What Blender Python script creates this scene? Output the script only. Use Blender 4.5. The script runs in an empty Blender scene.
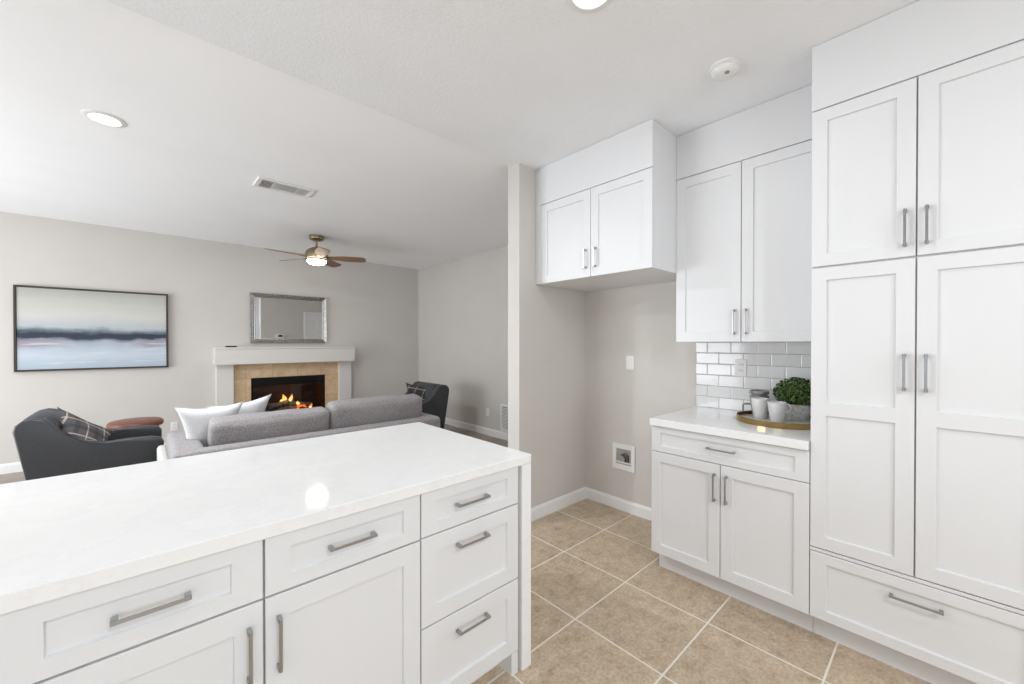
import bpy, bmesh, math, random
from mathutils import Vector, Matrix, noise

D = bpy.data
SC = bpy.context.scene
COL = SC.collection
R = math.radians
random.seed(7)

# ------------------------------------------------------------------ camera
cam_d = D.cameras.new('camera')
cam_d.sensor_fit = 'HORIZONTAL'
cam_d.sensor_width = 36.0
cam_d.lens = 399.72 / 1024 * 36.0
cam_d.shift_y = (345.58 - 342.0) / 1024
cam_d.clip_start = 0.02
cam = D.objects.new('camera', cam_d)
COL.objects.link(cam)
cam.location = (0, 0, 1.395)
cam.rotation_euler = (R(90 - 0.376), 0, -R(42.525))
SC.camera = cam

# ------------------------------------------------------------------ world, exposure
SC.view_settings.view_transform = 'Standard'
SC.view_settings.look = 'None'
SC.view_settings.exposure = 0.20
SC.view_settings.gamma = 1.0
SC.view_settings.use_curve_mapping = False
SC.cycles.use_denoising = True
SC.cycles.max_bounces = 14
SC.cycles.diffuse_bounces = 9
SC.cycles.transparent_max_bounces = 12
SC.cycles.sample_clamp_indirect = 6.0
SC.cycles.caustics_reflective = False
SC.cycles.caustics_refractive = False
W = D.worlds.new('sky')
W.use_nodes = True
SC.world = W
_bg = W.node_tree.nodes['Background']
_bg.inputs['Color'].default_value = (0.80, 0.90, 1.0, 1)
_bg.inputs['Strength'].default_value = 1.6


def area(name, loc, rot, sx, sy, power, color=(1, 1, 1)):
    l = D.lights.new(name, 'AREA')
    l.shape = 'RECTANGLE'
    l.size, l.size_y = sx, sy
    l.energy = power
    l.color = color
    o = D.objects.new(name, l)
    o.location, o.rotation_euler = loc, rot
    COL.objects.link(o)
    return o


# daylight at the patio door, plus fill light at two added window openings
area('daylight_patio_door', (-3.46, 4.55, 1.12), (0, R(-97), 0), 2.0, 3.2, 124, (0.92, 0.96, 1.0))
area('nook_window_fill', (-3.46, -0.55, 1.5), (0, R(-95), 0), 1.3, 2.3, 5, (0.90, 0.95, 1.0))  # added fill for the right-hand cabinet fronts
area('rear_window_fill', (-0.6, -3.16, 1.5), (R(95), 0, 0), 3.6, 1.6, 42, (0.90, 0.95, 1.0))  # added fill for the island fronts and the living back wall


# ------------------------------------------------------------------ materials
class NT:
    def __init__(s, name):
        s.m = D.materials.new(name)
        s.m.use_nodes = True
        s.t = s.m.node_tree
        s.b = s.t.nodes['Principled BSDF']
        s.out = s.t.nodes['Material Output']

    def n(s, typ, **kw):
        nd = s.t.nodes.new(typ)
        for k, v in kw.items():
            if k.startswith('i_'):
                nd.inputs[k[2:].replace('_', ' ')].default_value = v
            else:
                setattr(nd, k, v)
        return nd

    def l(s, a, b):
        s.t.links.new(a, b)

    def set(s, **kw):
        for k, v in kw.items():
            s.b.inputs[k.replace('_', ' ')].default_value = v

    def math(s, op, a, b=None, clamp=False):
        nd = s.n('ShaderNodeMath', operation=op, use_clamp=clamp)
        for i, v in enumerate((a, b)):
            if v is None:
                continue
            if isinstance(v, (int, float)):
                nd.inputs[i].default_value = v
            else:
                s.l(v, nd.inputs[i])
        return nd.outputs[0]

    def coord(s):
        return s.n('ShaderNodeTexCoord').outputs['Object']

    def noise(s, scale, detail=3, rough=0.5, vec=None):
        nd = s.n('ShaderNodeTexNoise')
        nd.inputs['Scale'].default_value = scale
        nd.inputs['Detail'].default_value = detail
        nd.inputs['Roughness'].default_value = rough
        s.l(vec if vec is not None else s.coord(), nd.inputs['Vector'])
        return nd

    def ramp(s, fac, stops, interp='LINEAR'):
        nd = s.n('ShaderNodeValToRGB')
        cr = nd.color_ramp
        cr.interpolation = interp
        while len(cr.elements) < len(stops):
            cr.elements.new(0.5)
        for e, (p, c) in zip(cr.elements, stops):
            e.position = p
            e.color = (*c, 1) if len(c) == 3 else c
        s.l(fac, nd.inputs[0])
        return nd.outputs[0]

    def mix(s, fac, a, b, blend='MIX'):
        nd = s.n('ShaderNodeMix', data_type='RGBA', blend_type=blend)
        for sock, v in ((nd.inputs[0], fac), (nd.inputs[6], a), (nd.inputs[7], b)):
            if isinstance(v, (int, float)):
                sock.default_value = v
            elif isinstance(v, tuple):
                sock.default_value = (*v, 1)
            else:
                s.l(v, sock)
        return nd.outputs[2]

    def bump(s, height, strength=0.2, dist=0.002):
        nd = s.n('ShaderNodeBump')
        nd.inputs['Strength'].default_value = strength
        nd.inputs['Distance'].default_value = dist
        s.l(height, nd.inputs['Height'])
        s.l(nd.outputs[0], s.b.inputs['Normal'])


def plain(name, col, rough=0.5, metal=0.0, var=0.0, scale=20, **kw):
    k = NT(name)
    k.set(Base_Color=(*col, 1), Roughness=rough, Metallic=metal, **kw)
    if var:
        f = k.noise(scale, 4)
        a = tuple(max(0, c * (1 - var)) for c in col)
        b = tuple(min(1, c * (1 + var)) for c in col)
        k.l(k.ramp(f.outputs['Fac'], [(0.3, a), (0.7, b)]), k.b.inputs['Base Color'])
    return k.m


def fabric(name, col, var=0.12, scale=140, rough=0.9, bump=0.4):
    k = NT(name)
    k.set(Roughness=rough)
    f = k.noise(scale, 3)
    g = k.noise(9, 3)
    a = tuple(c * (1 - var) for c in col)
    b = tuple(min(1, c * (1 + var)) for c in col)
    c1 = k.ramp(f.outputs['Fac'], [(0.3, a), (0.7, b)])
    c2 = k.ramp(g.outputs['Fac'], [(0.3, (0.93,) * 3), (0.7, (1.0,) * 3)])
    k.l(k.mix(1.0, c1, c2, 'MULTIPLY'), k.b.inputs['Base Color'])
    k.bump(f.outputs['Fac'], bump, 0.002)
    return k.m


def emit(name, col, strength):
    k = NT(name)
    k.set(Base_Color=(*col, 1))
    k.b.inputs['Emission Color'].default_value = (*col, 1)
    k.b.inputs['Emission Strength'].default_value = strength
    return k.m


def mat_wall(name, col, bscale=85, bstr=0.28):
    k = NT(name)
    k.set(Roughness=0.75)
    n = k.noise(2.5, 2)
    k.l(k.ramp(n.outputs['Fac'], [(0.3, tuple(c * .985 for c in col)), (0.7, tuple(c * 1.015 for c in col))]), k.b.inputs['Base Color'])
    t = k.noise(bscale, 3)
    k.bump(t.outputs['Fac'], bstr, 0.003)
    return k.m


def mat_quartz():
    k = NT('white_quartz')
    k.set(Roughness=0.07)
    v = k.noise(3.2, 6, 0.62)
    vein = k.ramp(v.outputs['Fac'], [(0.44, (0.825, 0.827, 0.832)), (0.49, (0.803, 0.805, 0.812)), (0.52, (0.835, 0.837, 0.842)), (0.62, (0.82, 0.822, 0.828))])
    sp = k.noise(420, 2)
    spk = k.ramp(sp.outputs['Fac'], [(0.36, (0.95, 0.95, 0.95)), (0.5, (1, 1, 1))])
    k.l(k.mix(1.0, vein, spk, 'MULTIPLY'), k.b.inputs['Base Color'])
    return k.m


def mat_tile_floor():
    k = NT('tan_floor_tile')
    c = k.coord()
    sep = k.n('ShaderNodeSeparateXYZ')
    k.l(c, sep.inputs[0])
    T, g = 0.4625, 0.0042
    ds, ids = [], []
    for ax, o in ((0, 2.057), (1, 1.265)):
        u = k.math('DIVIDE', k.math('SUBTRACT', sep.outputs[ax], o), T)
        fr = k.math('FRACT', k.math('ADD', u, 50.0))
        ids.append(k.math('FLOOR', u))
        ds.append(k.math('MULTIPLY', k.math('MINIMUM', fr, k.math('SUBTRACT', 1.0, fr)), T))
    dmin = k.math('MINIMUM', ds[0], ds[1])
    grout = k.math('LESS_THAN', dmin, g)
    comb = k.n('ShaderNodeCombineXYZ')
    k.l(ids[0], comb.inputs[0])
    k.l(ids[1], comb.inputs[1])
    wn = k.n('ShaderNodeTexWhiteNoise', noise_dimensions='2D')
    k.l(comb.outputs[0], wn.inputs['Vector'])
    n1 = k.noise(13, 9, 0.74)
    n2 = k.noise(70, 5, 0.65)
    base = k.ramp(n1.outputs['Fac'], [(0.30, (0.33, 0.245, 0.165)), (0.44, (0.49, 0.385, 0.275)), (0.56, (0.56, 0.455, 0.34)), (0.70, (0.65, 0.555, 0.44))])
    fine = k.ramp(n2.outputs['Fac'], [(0.32, (0.74, 0.72, 0.69)), (0.6, (1.06, 1.05, 1.04))])
    tone = k.ramp(wn.outputs['Value'], [(0.0, (0.94, 0.94, 0.95)), (1.0, (1.05, 1.05, 1.04))])
    tile = k.mix(1.0, k.mix(1.0, base, fine, 'MULTIPLY'), tone, 'MULTIPLY')
    k.l(k.mix(grout, tile, (0.74, 0.70, 0.63)), k.b.inputs['Base Color'])
    k.l(k.math('ADD', k.math('MULTIPLY', grout, 0.4), 0.36), k.b.inputs['Roughness'])
    h = k.math('MULTIPLY', k.math('MINIMUM', dmin, 0.008), 120.0)
    k.bump(h, 0.5, 0.003)
    return k.m


def mat_subway(z0):
    # glossy white brick-laid tile with grey joints, wall plane across Y, rows up Z
    k = NT('white_subway_tile')
    c = k.coord()
    sep = k.n('ShaderNodeSeparateXYZ')
    k.l(c, sep.inputs[0])
    rh, tw = 0.0766, 0.1555
    v = k.math('DIVIDE', k.math('SUBTRACT', sep.outputs[2], z0), rh)
    row = k.math('FLOOR', v)
    fv = k.math('FRACT', k.math('ADD', v, 40.0))
    off = k.math('MULTIPLY', k.math('MODULO', k.math('ADD', row, 40.0), 2.0), 0.5)
    u = k.math('ADD', k.math('DIVIDE', k.math('SUBTRACT', sep.outputs[1], 1.068), tw), off)
    fu = k.math('FRACT', k.math('ADD', u, 40.0))
    dv = k.math('MULTIPLY', k.math('MINIMUM', fv, k.math('SUBTRACT', 1.0, fv)), rh)
    du = k.math('MULTIPLY', k.math('MINIMUM', fu, k.math('SUBTRACT', 1.0, fu)), tw)
    dm = k.math('MINIMUM', du, dv)
    gr = k.math('LESS_THAN', dm, 0.0013)
    k.l(k.mix(gr, (0.75, 0.75, 0.755), (0.24, 0.235, 0.23)), k.b.inputs['Base Color'])
    k.l(k.math('ADD', k.math('MULTIPLY', gr, 0.7), 0.06), k.b.inputs['Roughness'])
    tid = k.n('ShaderNodeCombineXYZ')
    k.l(row, tid.inputs[0])
    k.l(k.math('FLOOR', u), tid.inputs[1])
    edge = k.math('MULTIPLY', k.math('MINIMUM', dm, 0.006), 160.0)
    wav = k.noise(14, 2)
    k.bump(k.math('ADD', edge, k.math('MULTIPLY', wav.outputs['Fac'], 0.35)), 0.35, 0.003)
    return k.m


def mat_planks():
    k = NT('wood_plank_floor')
    c = k.coord()
    mp = k.n('ShaderNodeMapping')
    k.l(c, mp.inputs[0])
    br = k.n('ShaderNodeTexBrick', offset=0.37)
    k.l(mp.outputs[0], br.inputs['Vector'])
    br.inputs['Color1'].default_value = (0.30, 0.25, 0.205, 1)
    br.inputs['Color2'].default_value = (0.38, 0.325, 0.275, 1)
    br.inputs['Mortar'].default_value = (0.12, 0.10, 0.08, 1)
    br.inputs['Scale'].default_value = 1.0
    br.inputs['Mortar Size'].default_value = 0.002
    br.inputs['Brick Width'].default_value = 1.2
    br.inputs['Row Height'].default_value = 0.18
    m2 = k.n('ShaderNodeMapping')
    m2.inputs['Scale'].default_value = (2.0, 24.0, 1.0)
    k.l(c, m2.inputs[0])
    g = k.noise(3.0, 6, 0.65, m2.outputs[0])
    gr = k.ramp(g.outputs['Fac'], [(0.3, (0.72, 0.72, 0.72)), (0.7, (1.15, 1.15, 1.15))])
    k.l(k.mix(1.0, br.outputs['Color'], gr, 'MULTIPLY'), k.b.inputs['Base Color'])
    k.set(Roughness=0.42)
    return k.m


def mat_painting():
    # loose horizontal brush bands: pale sky, dark blue shore, pale water; local X across, Z up (0..1)
    k = NT('seascape_paint')
    k.set(Roughness=0.55)
    tc = k.n('ShaderNodeTexCoord')
    sep = k.n('ShaderNodeSeparateXYZ')
    k.l(tc.outputs['Object'], sep.inputs[0])
    mp = k.n('ShaderNodeMapping')
    mp.inputs['Scale'].default_value = (1.5, 1.0, 9.0)
    k.l(tc.outputs['Object'], mp.inputs[0])
    n1 = k.noise(1.6, 6, 0.6, mp.outputs[0])
    m3 = k.n('ShaderNodeMapping')
    m3.inputs['Scale'].default_value = (2.6, 1.0, 1.2)
    k.l(tc.outputs['Object'], m3.inputs[0])
    n2 = k.noise(1.5, 4, 0.55, m3.outputs[0])
    z = k.math('DIVIDE', sep.outputs[2], 0.90)
    w = k.math('MULTIPLY', k.math('SUBTRACT', n1.outputs['Fac'], 0.5), 0.12)
    w2 = k.math('MULTIPLY', k.math('SUBTRACT', n2.outputs['Fac'], 0.5), 0.10)
    h = k.math('ADD', k.math('ADD', z, w), w2)
    c = k.ramp(h, [(0.0, (0.36, 0.44, 0.53)), (0.10, (0.44, 0.51, 0.58)), (0.20, (0.52, 0.58, 0.65)), (0.30, (0.42, 0.49, 0.57)),
                   (0.36, (0.36, 0.39, 0.45)), (0.395, (0.16, 0.18, 0.24)), (0.415, (0.018, 0.030, 0.058)), (0.465, (0.016, 0.026, 0.046)),
                   (0.505, (0.16, 0.21, 0.25)), (0.545, (0.44, 0.48, 0.49)), (0.70, (0.57, 0.565, 0.535)), (0.86, (0.51, 0.505, 0.465)), (1.0, (0.39, 0.395, 0.365))])
    # mauve drags of paint under the shore at both ends
    ends = k.math('ABSOLUTE', k.math('SUBTRACT', sep.outputs[0], 0.66))
    zone = k.math('MULTIPLY', k.ramp(ends, [(0.22, (0, 0, 0)), (0.40, (1, 1, 1))]), k.ramp(h, [(0.27, (0, 0, 0)), (0.31, (1, 1, 1)), (0.375, (1, 1, 1)), (0.41, (0, 0, 0))]))
    c = k.mix(k.math('MULTIPLY', zone, 0.7), c, (0.30, 0.25, 0.29))
    m4 = k.n('ShaderNodeMapping')
    m4.inputs['Scale'].default_value = (1.2, 1.0, 16.0)
    k.l(tc.outputs['Object'], m4.inputs[0])
    n3 = k.noise(1.8, 5, 0.6, m4.outputs[0])
    low = k.math('LESS_THAN', z, 0.36)
    hi = k.math('MULTIPLY', low, k.ramp(n3.outputs['Fac'], [(0.56, (0, 0, 0)), (0.66, (1, 1, 1))]))
    c = k.mix(k.math('MULTIPLY', hi, 0.55), c, (0.64, 0.69, 0.74))
    k.l(c, k.b.inputs['Base Color'])
    k.bump(n1.outputs['Fac'], 0.2, 0.003)
    return k.m


def mat_plaid(name, base, line, line2, sc=1.0):
    k = NT(name)
    k.set(Roughness=0.9)
    sep = k.n('ShaderNodeSeparateXYZ')
    k.l(k.coord(), sep.inputs[0])
    col = base
    for ax in (0, 2):
        for per, off, wd, lc, amt in ((0.19 * sc, 0.045, 0.010, line, 0.8), (0.19 * sc, 0.135, 0.035, line2, 0.55)):
            fr = k.math('FRACT', k.math('ADD', k.math('DIVIDE', k.math('ADD', sep.outputs[ax], off), per), 20.0))
            mask = k.math('MULTIPLY', k.math('LESS_THAN', fr, wd / per), amt)
            col = k.mix(mask, col, lc)
    f = k.noise(160, 2)
    col = k.mix(1.0, col, k.ramp(f.outputs['Fac'], [(0.3, (0.85,) * 3), (0.7, (1.1,) * 3)]), 'MULTIPLY')
    k.l(col, k.b.inputs['Base Color'])
    k.bump(f.outputs['Fac'], 0.3, 0.002)
    return k.m


def mat_tan_tile():
    k = NT('tan_hearth_tile')
    k.set(Roughness=0.35)
    n = k.noise(9, 7, 0.66)
    n2 = k.noise(60, 4)
    c = k.ramp(n.outputs['Fac'], [(0.3, (0.54, 0.37, 0.215)), (0.7, (0.76, 0.57, 0.38))])
    c = k.mix(1.0, c, k.ramp(n2.outputs['Fac'], [(0.3, (0.9,) * 3), (0.7, (1.06,) * 3)]), 'MULTIPLY')
    sep = k.n('ShaderNodeSeparateXYZ')
    k.l(k.coord(), sep.inputs[0])
    fx = k.math('FRACT', k.math('DIVIDE', k.math('SUBTRACT', sep.outputs[0], 1.116), 0.3355))
    fz = k.math('FRACT', k.math('ADD', k.math('DIVIDE', k.math('SUBTRACT', sep.outputs[2], 0.888), 0.3355), 10.0))
    ex = k.math('LESS_THAN', fx, 0.012)
    ez = k.math('LESS_THAN', fz, 0.012)
    k.l(k.mix(k.math('MAXIMUM', ex, ez), c, (0.34, 0.23, 0.14)), k.b.inputs['Base Color'])
    return k.m


def mat_firebrick():
    k = NT('dark_firebrick')
    k.set(Roughness=0.85)
    br = k.n('ShaderNodeTexBrick')
    mp = k.n('ShaderNodeMapping')
    mp.inputs['Rotation'].default_value = (R(90), 0, 0)
    k.l(k.coord(), mp.inputs[0])
    k.l(mp.outputs[0], br.inputs['Vector'])
    br.inputs['Color1'].default_value = (0.055, 0.028, 0.020, 1)
    br.inputs['Color2'].default_value = (0.035, 0.018, 0.014, 1)
    br.inputs['Mortar'].default_value = (0.02, 0.014, 0.012, 1)
    br.inputs['Scale'].default_value = 1.0
    br.inputs['Brick Width'].default_value = 0.22
    br.inputs['Row Height'].default_value = 0.075
    br.inputs['Mortar Size'].default_value = 0.006
    k.l(br.outputs['Color'], k.b.inputs['Base Color'])
    return k.m


def mat_wood(name, a, b, rough=0.45, axis_scale=(2, 16, 16)):
    k = NT(name)
    k.set(Roughness=rough)
    mp = k.n('ShaderNodeMapping')
    mp.inputs['Scale'].default_value = axis_scale
    k.l(k.coord(), mp.inputs[0])
    n = k.noise(3, 6, 0.65, mp.outputs[0])
    k.l(k.ramp(n.outputs['Fac'], [(0.3, a), (0.7, b)]), k.b.inputs['Base Color'])
    return k.m


def mat_flame():
    k = NT('flame')
    k.set(Base_Color=(0.02, 0.01, 0.0, 1))
    sep = k.n('ShaderNodeSeparateXYZ')
    k.l(k.coord(), sep.inputs[0])
    z = k.math('MULTIPLY', sep.outputs[2], 4.5)
    c = k.ramp(z, [(0.0, (1.0, 0.62, 0.22)), (0.4, (1.0, 0.40, 0.07)), (1.0, (0.9, 0.13, 0.01))])
    k.l(c, k.b.inputs['Emission Color'])
    k.b.inputs['Emission Strength'].default_value = 1.9
    return k.m


def mat_glass(name, tint=(1, 1, 1), gloss=0.08):
    k = NT(name)
    k.t.nodes.remove(k.b)
    tr = k.n('ShaderNodeBsdfTransparent')
    tr.inputs[0].default_value = (*tint, 1)
    gl = k.n('ShaderNodeBsdfGlossy')
    gl.inputs['Roughness'].default_value = 0.02
    fr = k.n('ShaderNodeFresnel')
    fr.inputs[0].default_value = 1.45
    mx = k.n('ShaderNodeMixShader')
    k.l(k.math('MULTIPLY', fr.outputs[0], gloss * 12), mx.inputs[0])
    k.l(tr.outputs[0], mx.inputs[1])
    k.l(gl.outputs[0], mx.inputs[2])
    k.l(mx.outputs[0], k.out.inputs[0])
    return k.m


M = dict(
    cab=plain('white_cabinet_paint', (0.725, 0.73, 0.742), 0.38, var=0.008, scale=3),
    quartz=mat_quartz(),
    wall=mat_wall('greige_wall_paint', (0.605, 0.578, 0.548)),
    ceil_k=mat_wall('textured_ceiling_paint', (0.855, 0.868, 0.888), 75, 0.85),  # lower tone also carries the kitchen ceiling's dimmer light
    ceil_l=mat_wall('smooth_ceiling_paint', (0.935, 0.945, 0.96), 120, 0.04),  # higher tone also carries the living room ceiling's brighter light
    trim=plain('white_trim_paint', (0.80, 0.80, 0.80), 0.4, var=0.01),
    tile=mat_tile_floor(),
    subway=mat_subway(0.942),
    plank=mat_planks(),
    nickel=plain('brushed_nickel', (0.40, 0.405, 0.415), 0.28, 1.0, var=0.05, scale=60),
    bronze=plain('aged_bronze', (0.38, 0.30, 0.19), 0.28, 1.0, var=0.06),
    brass=plain('polished_brass', (0.38, 0.27, 0.11), 0.12, 1.0, var=0.06),
    silver=plain('antique_silver', (0.40, 0.39, 0.38), 0.38, 0.85, var=0.35, scale=45),
    mirror=plain('mirror_silvering', (0.80, 0.80, 0.80), 0.01, 1.0, var=0.001),
    blade=mat_wood('fan_blade_wood', (0.20, 0.115, 0.065), (0.30, 0.18, 0.11), 0.6),
    plastic=plain('white_plastic', (0.80, 0.80, 0.79), 0.4, var=0.01),
    slot=plain('dark_slot', (0.05, 0.05, 0.05), 0.6, var=0.05),
    kick=plain('toe_kick_paint', (0.73, 0.735, 0.745), 0.5, var=0.01),
    sofa=fabric('grey_sofa_fabric', (0.30, 0.283, 0.288), 0.30, 120),
    cream=fabric('window_lit_cream_fabric', (0.52, 0.51, 0.485)),  # pale stand-in for the grey sofa fabric under window light
    white_f=fabric('white_pillow_fabric', (0.74, 0.74, 0.76), 0.05, 90),
    leather=plain('charcoal_leather', (0.034, 0.036, 0.041), 0.42, var=0.18, scale=70),
    plaid=mat_plaid('grey_plaid_fabric', (0.095, 0.092, 0.098), (0.55, 0.45, 0.40), (0.035, 0.035, 0.045), 0.8),
    plaid_d=mat_plaid('dark_plaid_fabric', (0.030, 0.028, 0.028), (0.34, 0.29, 0.26), (0.015, 0.015, 0.018), 0.7),
    brown=mat_wood('reddish_brown_wood', (0.155, 0.055, 0.032), (0.24, 0.090, 0.052), 0.4),
    darkwood=mat_wood('dark_brown_wood', (0.030, 0.020, 0.014), (0.050, 0.034, 0.024), 0.45),
    paint=mat_painting(),
    tan=mat_tan_tile(),
    mantel=plain('pale_greige_mantel_paint', (0.69, 0.668, 0.64), 0.5, var=0.01),
    firebrick=mat_firebrick(),
    black=plain('black_metal', (0.004, 0.004, 0.004), 0.55, var=0.1, Specular_IOR_Level=0.2),
    log=plain('charred_log', (0.15, 0.15, 0.155), 0.9, var=0.6, scale=22),
    ember=emit('glowing_embers', (1.0, 0.20, 0.03), 1.0),
    flame=mat_flame(),
    fireglass=mat_glass('firebox_glass', (0.92, 0.92, 0.92), 0.10),
    glass=mat_glass('window_glass'),
    lamp=emit('lit_lamp_lens', (1.0, 0.99, 0.97), 6.0),
    fanlamp=emit('lit_fan_globe', (1.0, 0.93, 0.80), 25.0),
    stone=plain('speckled_grey_stoneware', (0.56, 0.55, 0.53), 0.8, var=0.25, scale=60),
    mugw=plain('white_ceramic', (0.70, 0.70, 0.70), 0.35, var=0.02),
    mugg=plain('grey_ceramic', (0.25, 0.245, 0.235), 0.3, var=0.3, scale=30),
    marble=plain('pale_marble', (0.66, 0.65, 0.62), 0.2, var=0.06, scale=12),
    boxgrey=plain('grey_box_liner', (0.34, 0.33, 0.32), 0.6, var=0.05),
    copper=plain('dark_valve_brass', (0.10, 0.09, 0.08), 0.4, 0.6, var=0.1),
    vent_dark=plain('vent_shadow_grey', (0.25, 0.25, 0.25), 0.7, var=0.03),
)


def mat_leaf():
    k = NT('boxwood_leaf')
    k.set(Roughness=0.5)
    n = k.noise(60, 3)
    k.l(k.ramp(n.outputs['Fac'], [(0.32, (0.006, 0.022, 0.005)), (0.5, (0.034, 0.078, 0.010)), (0.68, (0.15, 0.23, 0.03))]), k.b.inputs['Base Color'])
    return k.m


M['leaf'] = mat_leaf()


# ------------------------------------------------------------------ builders
def box(bm, x0, x1, y0, y1, z0, z1, bev=0.0, seg=2):
    x0, x1 = sorted((x0, x1)); y0, y1 = sorted((y0, y1)); z0, z1 = sorted((z0, z1))
    v = [bm.verts.new(p) for p in ((x0, y0, z0), (x1, y0, z0), (x1, y1, z0), (x0, y1, z0), (x0, y0, z1), (x1, y0, z1), (x1, y1, z1), (x0, y1, z1))]
    fs = [bm.faces.new([v[i] for i in q]) for q in ((0, 3, 2, 1), (4, 5, 6, 7), (0, 1, 5, 4), (1, 2, 6, 5), (2, 3, 7, 6), (3, 0, 4, 7))]
    if bev > 0:
        es = list({e for f in fs for e in f.edges})
        bmesh.ops.bevel(bm, geom=es, offset=bev, segments=seg, profile=0.5, affect='EDGES')
    return v


def lathe(bm, prof, c=(0, 0, 0), seg=32, axis='Z', cap=True):
    rings = []
    for r, z in prof:
        ring = []
        for i in range(seg):
            a = 2 * math.pi * i / seg
            p = (r * math.cos(a), r * math.sin(a), z)
            if axis == 'X':
                p = (z, p[0], p[1])
            elif axis == 'Y':
                p = (p[1], z, p[0])
            ring.append(bm.verts.new((p[0] + c[0], p[1] + c[1], p[2] + c[2])))
        rings.append(ring)
    for a, b in zip(rings, rings[1:]):
        for i in range(seg):
            bm.faces.new((a[i], a[(i + 1) % seg], b[(i + 1) % seg], b[i]))
    if cap:
        bm.faces.new(rings[0][::-1])
        bm.faces.new(rings[-1])


def tube(bm, pts, r, seg=10, closed=False):
    pts = [Vector(p) for p in pts]
    n = len(pts)
    rings = []
    up = Vector((0, 0, 1))
    for i, p in enumerate(pts):
        if closed:
            t = pts[(i + 1) % n] - pts[i - 1]
        else:
            t = pts[min(i + 1, n - 1)] - pts[max(i - 1, 0)]
        t.normalize()
        ref = up if abs(t.dot(up)) < 0.95 else Vector((1, 0, 0))
        a = t.cross(ref).normalized()
        b = t.cross(a).normalized()
        rr = r[i] if isinstance(r, (list, tuple)) else r
        rings.append([bm.verts.new(p + a * rr * math.cos(2 * math.pi * k / seg) + b * rr * math.sin(2 * math.pi * k / seg)) for k in range(seg)])
    m = n if closed else n - 1
    for i in range(m):
        a, b = rings[i], rings[(i + 1) % n]
        for k in range(seg):
            bm.faces.new((a[k], a[(k + 1) % seg], b[(k + 1) % seg], b[k]))
    if not closed:
        bm.faces.new(rings[0][::-1])
        bm.faces.new(rings[-1])


def prism_y(bm, prof, y0, y1, bev=0.0, seg=3):
    """profile in X/Z pushed along Y"""
    a = [bm.verts.new((x, y0, z)) for x, z in prof]
    b = [bm.verts.new((x, y1, z)) for x, z in prof]
    n = len(prof)
    f1 = bm.faces.new(a)
    f2 = bm.faces.new(b[::-1])
    for i in range(n):
        bm.faces.new((a[i], b[i], b[(i + 1) % n], a[(i + 1) % n]))
    if bev:
        es = list({e for f in (f1, f2) for e in f.edges})
        bmesh.ops.bevel(bm, geom=es, offset=bev, segments=seg, profile=0.5, affect='EDGES')


def rbox(bm, c, size, r, bulge=(0, 0, 0), n=14, rough=0.0, seed=0):
    """soft upholstered block: rounded on every edge, bulged on its faces"""
    half = [s / 2 for s in size]
    idx = {}

    def vert(i, j, k):
        if (i, j, k) in idx:
            return idx[i, j, k]
        q = [2 * t / n - 1 for t in (i, j, k)]
        q = [math.copysign(abs(t) ** 0.75, t) for t in q]
        p = [q[a] * half[a] for a in range(3)]
        cl = [max(-(half[a] - r), min(half[a] - r, p[a])) for a in range(3)]
        d = Vector([p[a] - cl[a] for a in range(3)])
        if d.length > 1e-9:
            m = max(abs(x) for x in d)
            d = d.normalized() * (r if m > 1e-6 else 0) * min(1, m / r + (1 if any(t in (0, n) for t in (i, j, k)) else 0))
        p = Vector(cl) + d
        for a in range(3):
            b1, b2 = (a + 1) % 3, (a + 2) % 3
            if bulge[a]:
                p[a] += math.copysign(bulge[a], q[a]) * abs(q[a]) * (1 - q[b1] ** 2) * (1 - q[b2] ** 2)
        if rough:
            p += noise.noise_vector(Vector(p) * 6 + Vector((seed, 0, 0))) * rough
        idx[i, j, k] = bm.verts.new(p + Vector(c))
        return idx[i, j, k]
    for i in range(n):
        for j in range(n):
            for (fa, fl) in ((0, 0), (n, 1)):
                for ax in range(3):
                    def mk(u, v, ax=ax, fa=fa):
                        t = [0, 0, 0]
                        t[ax] = fa
                        t[(ax + 1) % 3] = u
                        t[(ax + 2) % 3] = v
                        return vert(*t)
                    q = [mk(i, j), mk(i + 1, j), mk(i + 1, j + 1), mk(i, j + 1)]
                    bm.faces.new(q if fl else q[::-1])


def pillow(bm, w, h, t, n=22, seed=0):
    """knife-edge throw pillow lying in X/Z, thick along Y, with drawn-out corners"""
    def P(i, j, s):
        u, v = 2 * i / n - 1, 2 * j / n - 1
        x = w / 2 * u * (1 - 0.15 * (1 - v * v)) * (1 + 0.26 * v)
        z = h / 2 * v * (1 - 0.15 * (1 - u * u))
        k = max(0.0, (1 - u * u) * (1 - v * v)) ** 0.42
        y = s * t / 2 * k
        dd = noise.noise_vector(Vector((x * 7 + seed, s * 3, z * 7))) * 0.012 * k
        return Vector((x, y, z)) + dd
    top = {}
    for s in (1, -1):
        for i in range(n + 1):
            for j in range(n + 1):
                if s == -1 and (i in (0, n) or j in (0, n)):
                    top[i, j, s] = top[i, j, 1]
                else:
                    top[i, j, s] = bm.verts.new(P(i, j, s))
    for s in (1, -1):
        for i in range(n):
            for j in range(n):
                q = [top[i, j, s], top[i + 1, j, s], top[i + 1, j + 1, s], top[i, j + 1, s]]
                bm.faces.new(q[::-1] if s == 1 else q)


# frames: local (u, v, w) -> world.  w points out of the cabinet face
def face_x(x):   # face looking to -X; u runs along +Y
    return lambda u, v, w: (x - w, u, v)


def face_y(y):   # face looking to -Y; u runs along +X
    return lambda u, v, w: (u, y - w, v)


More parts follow.
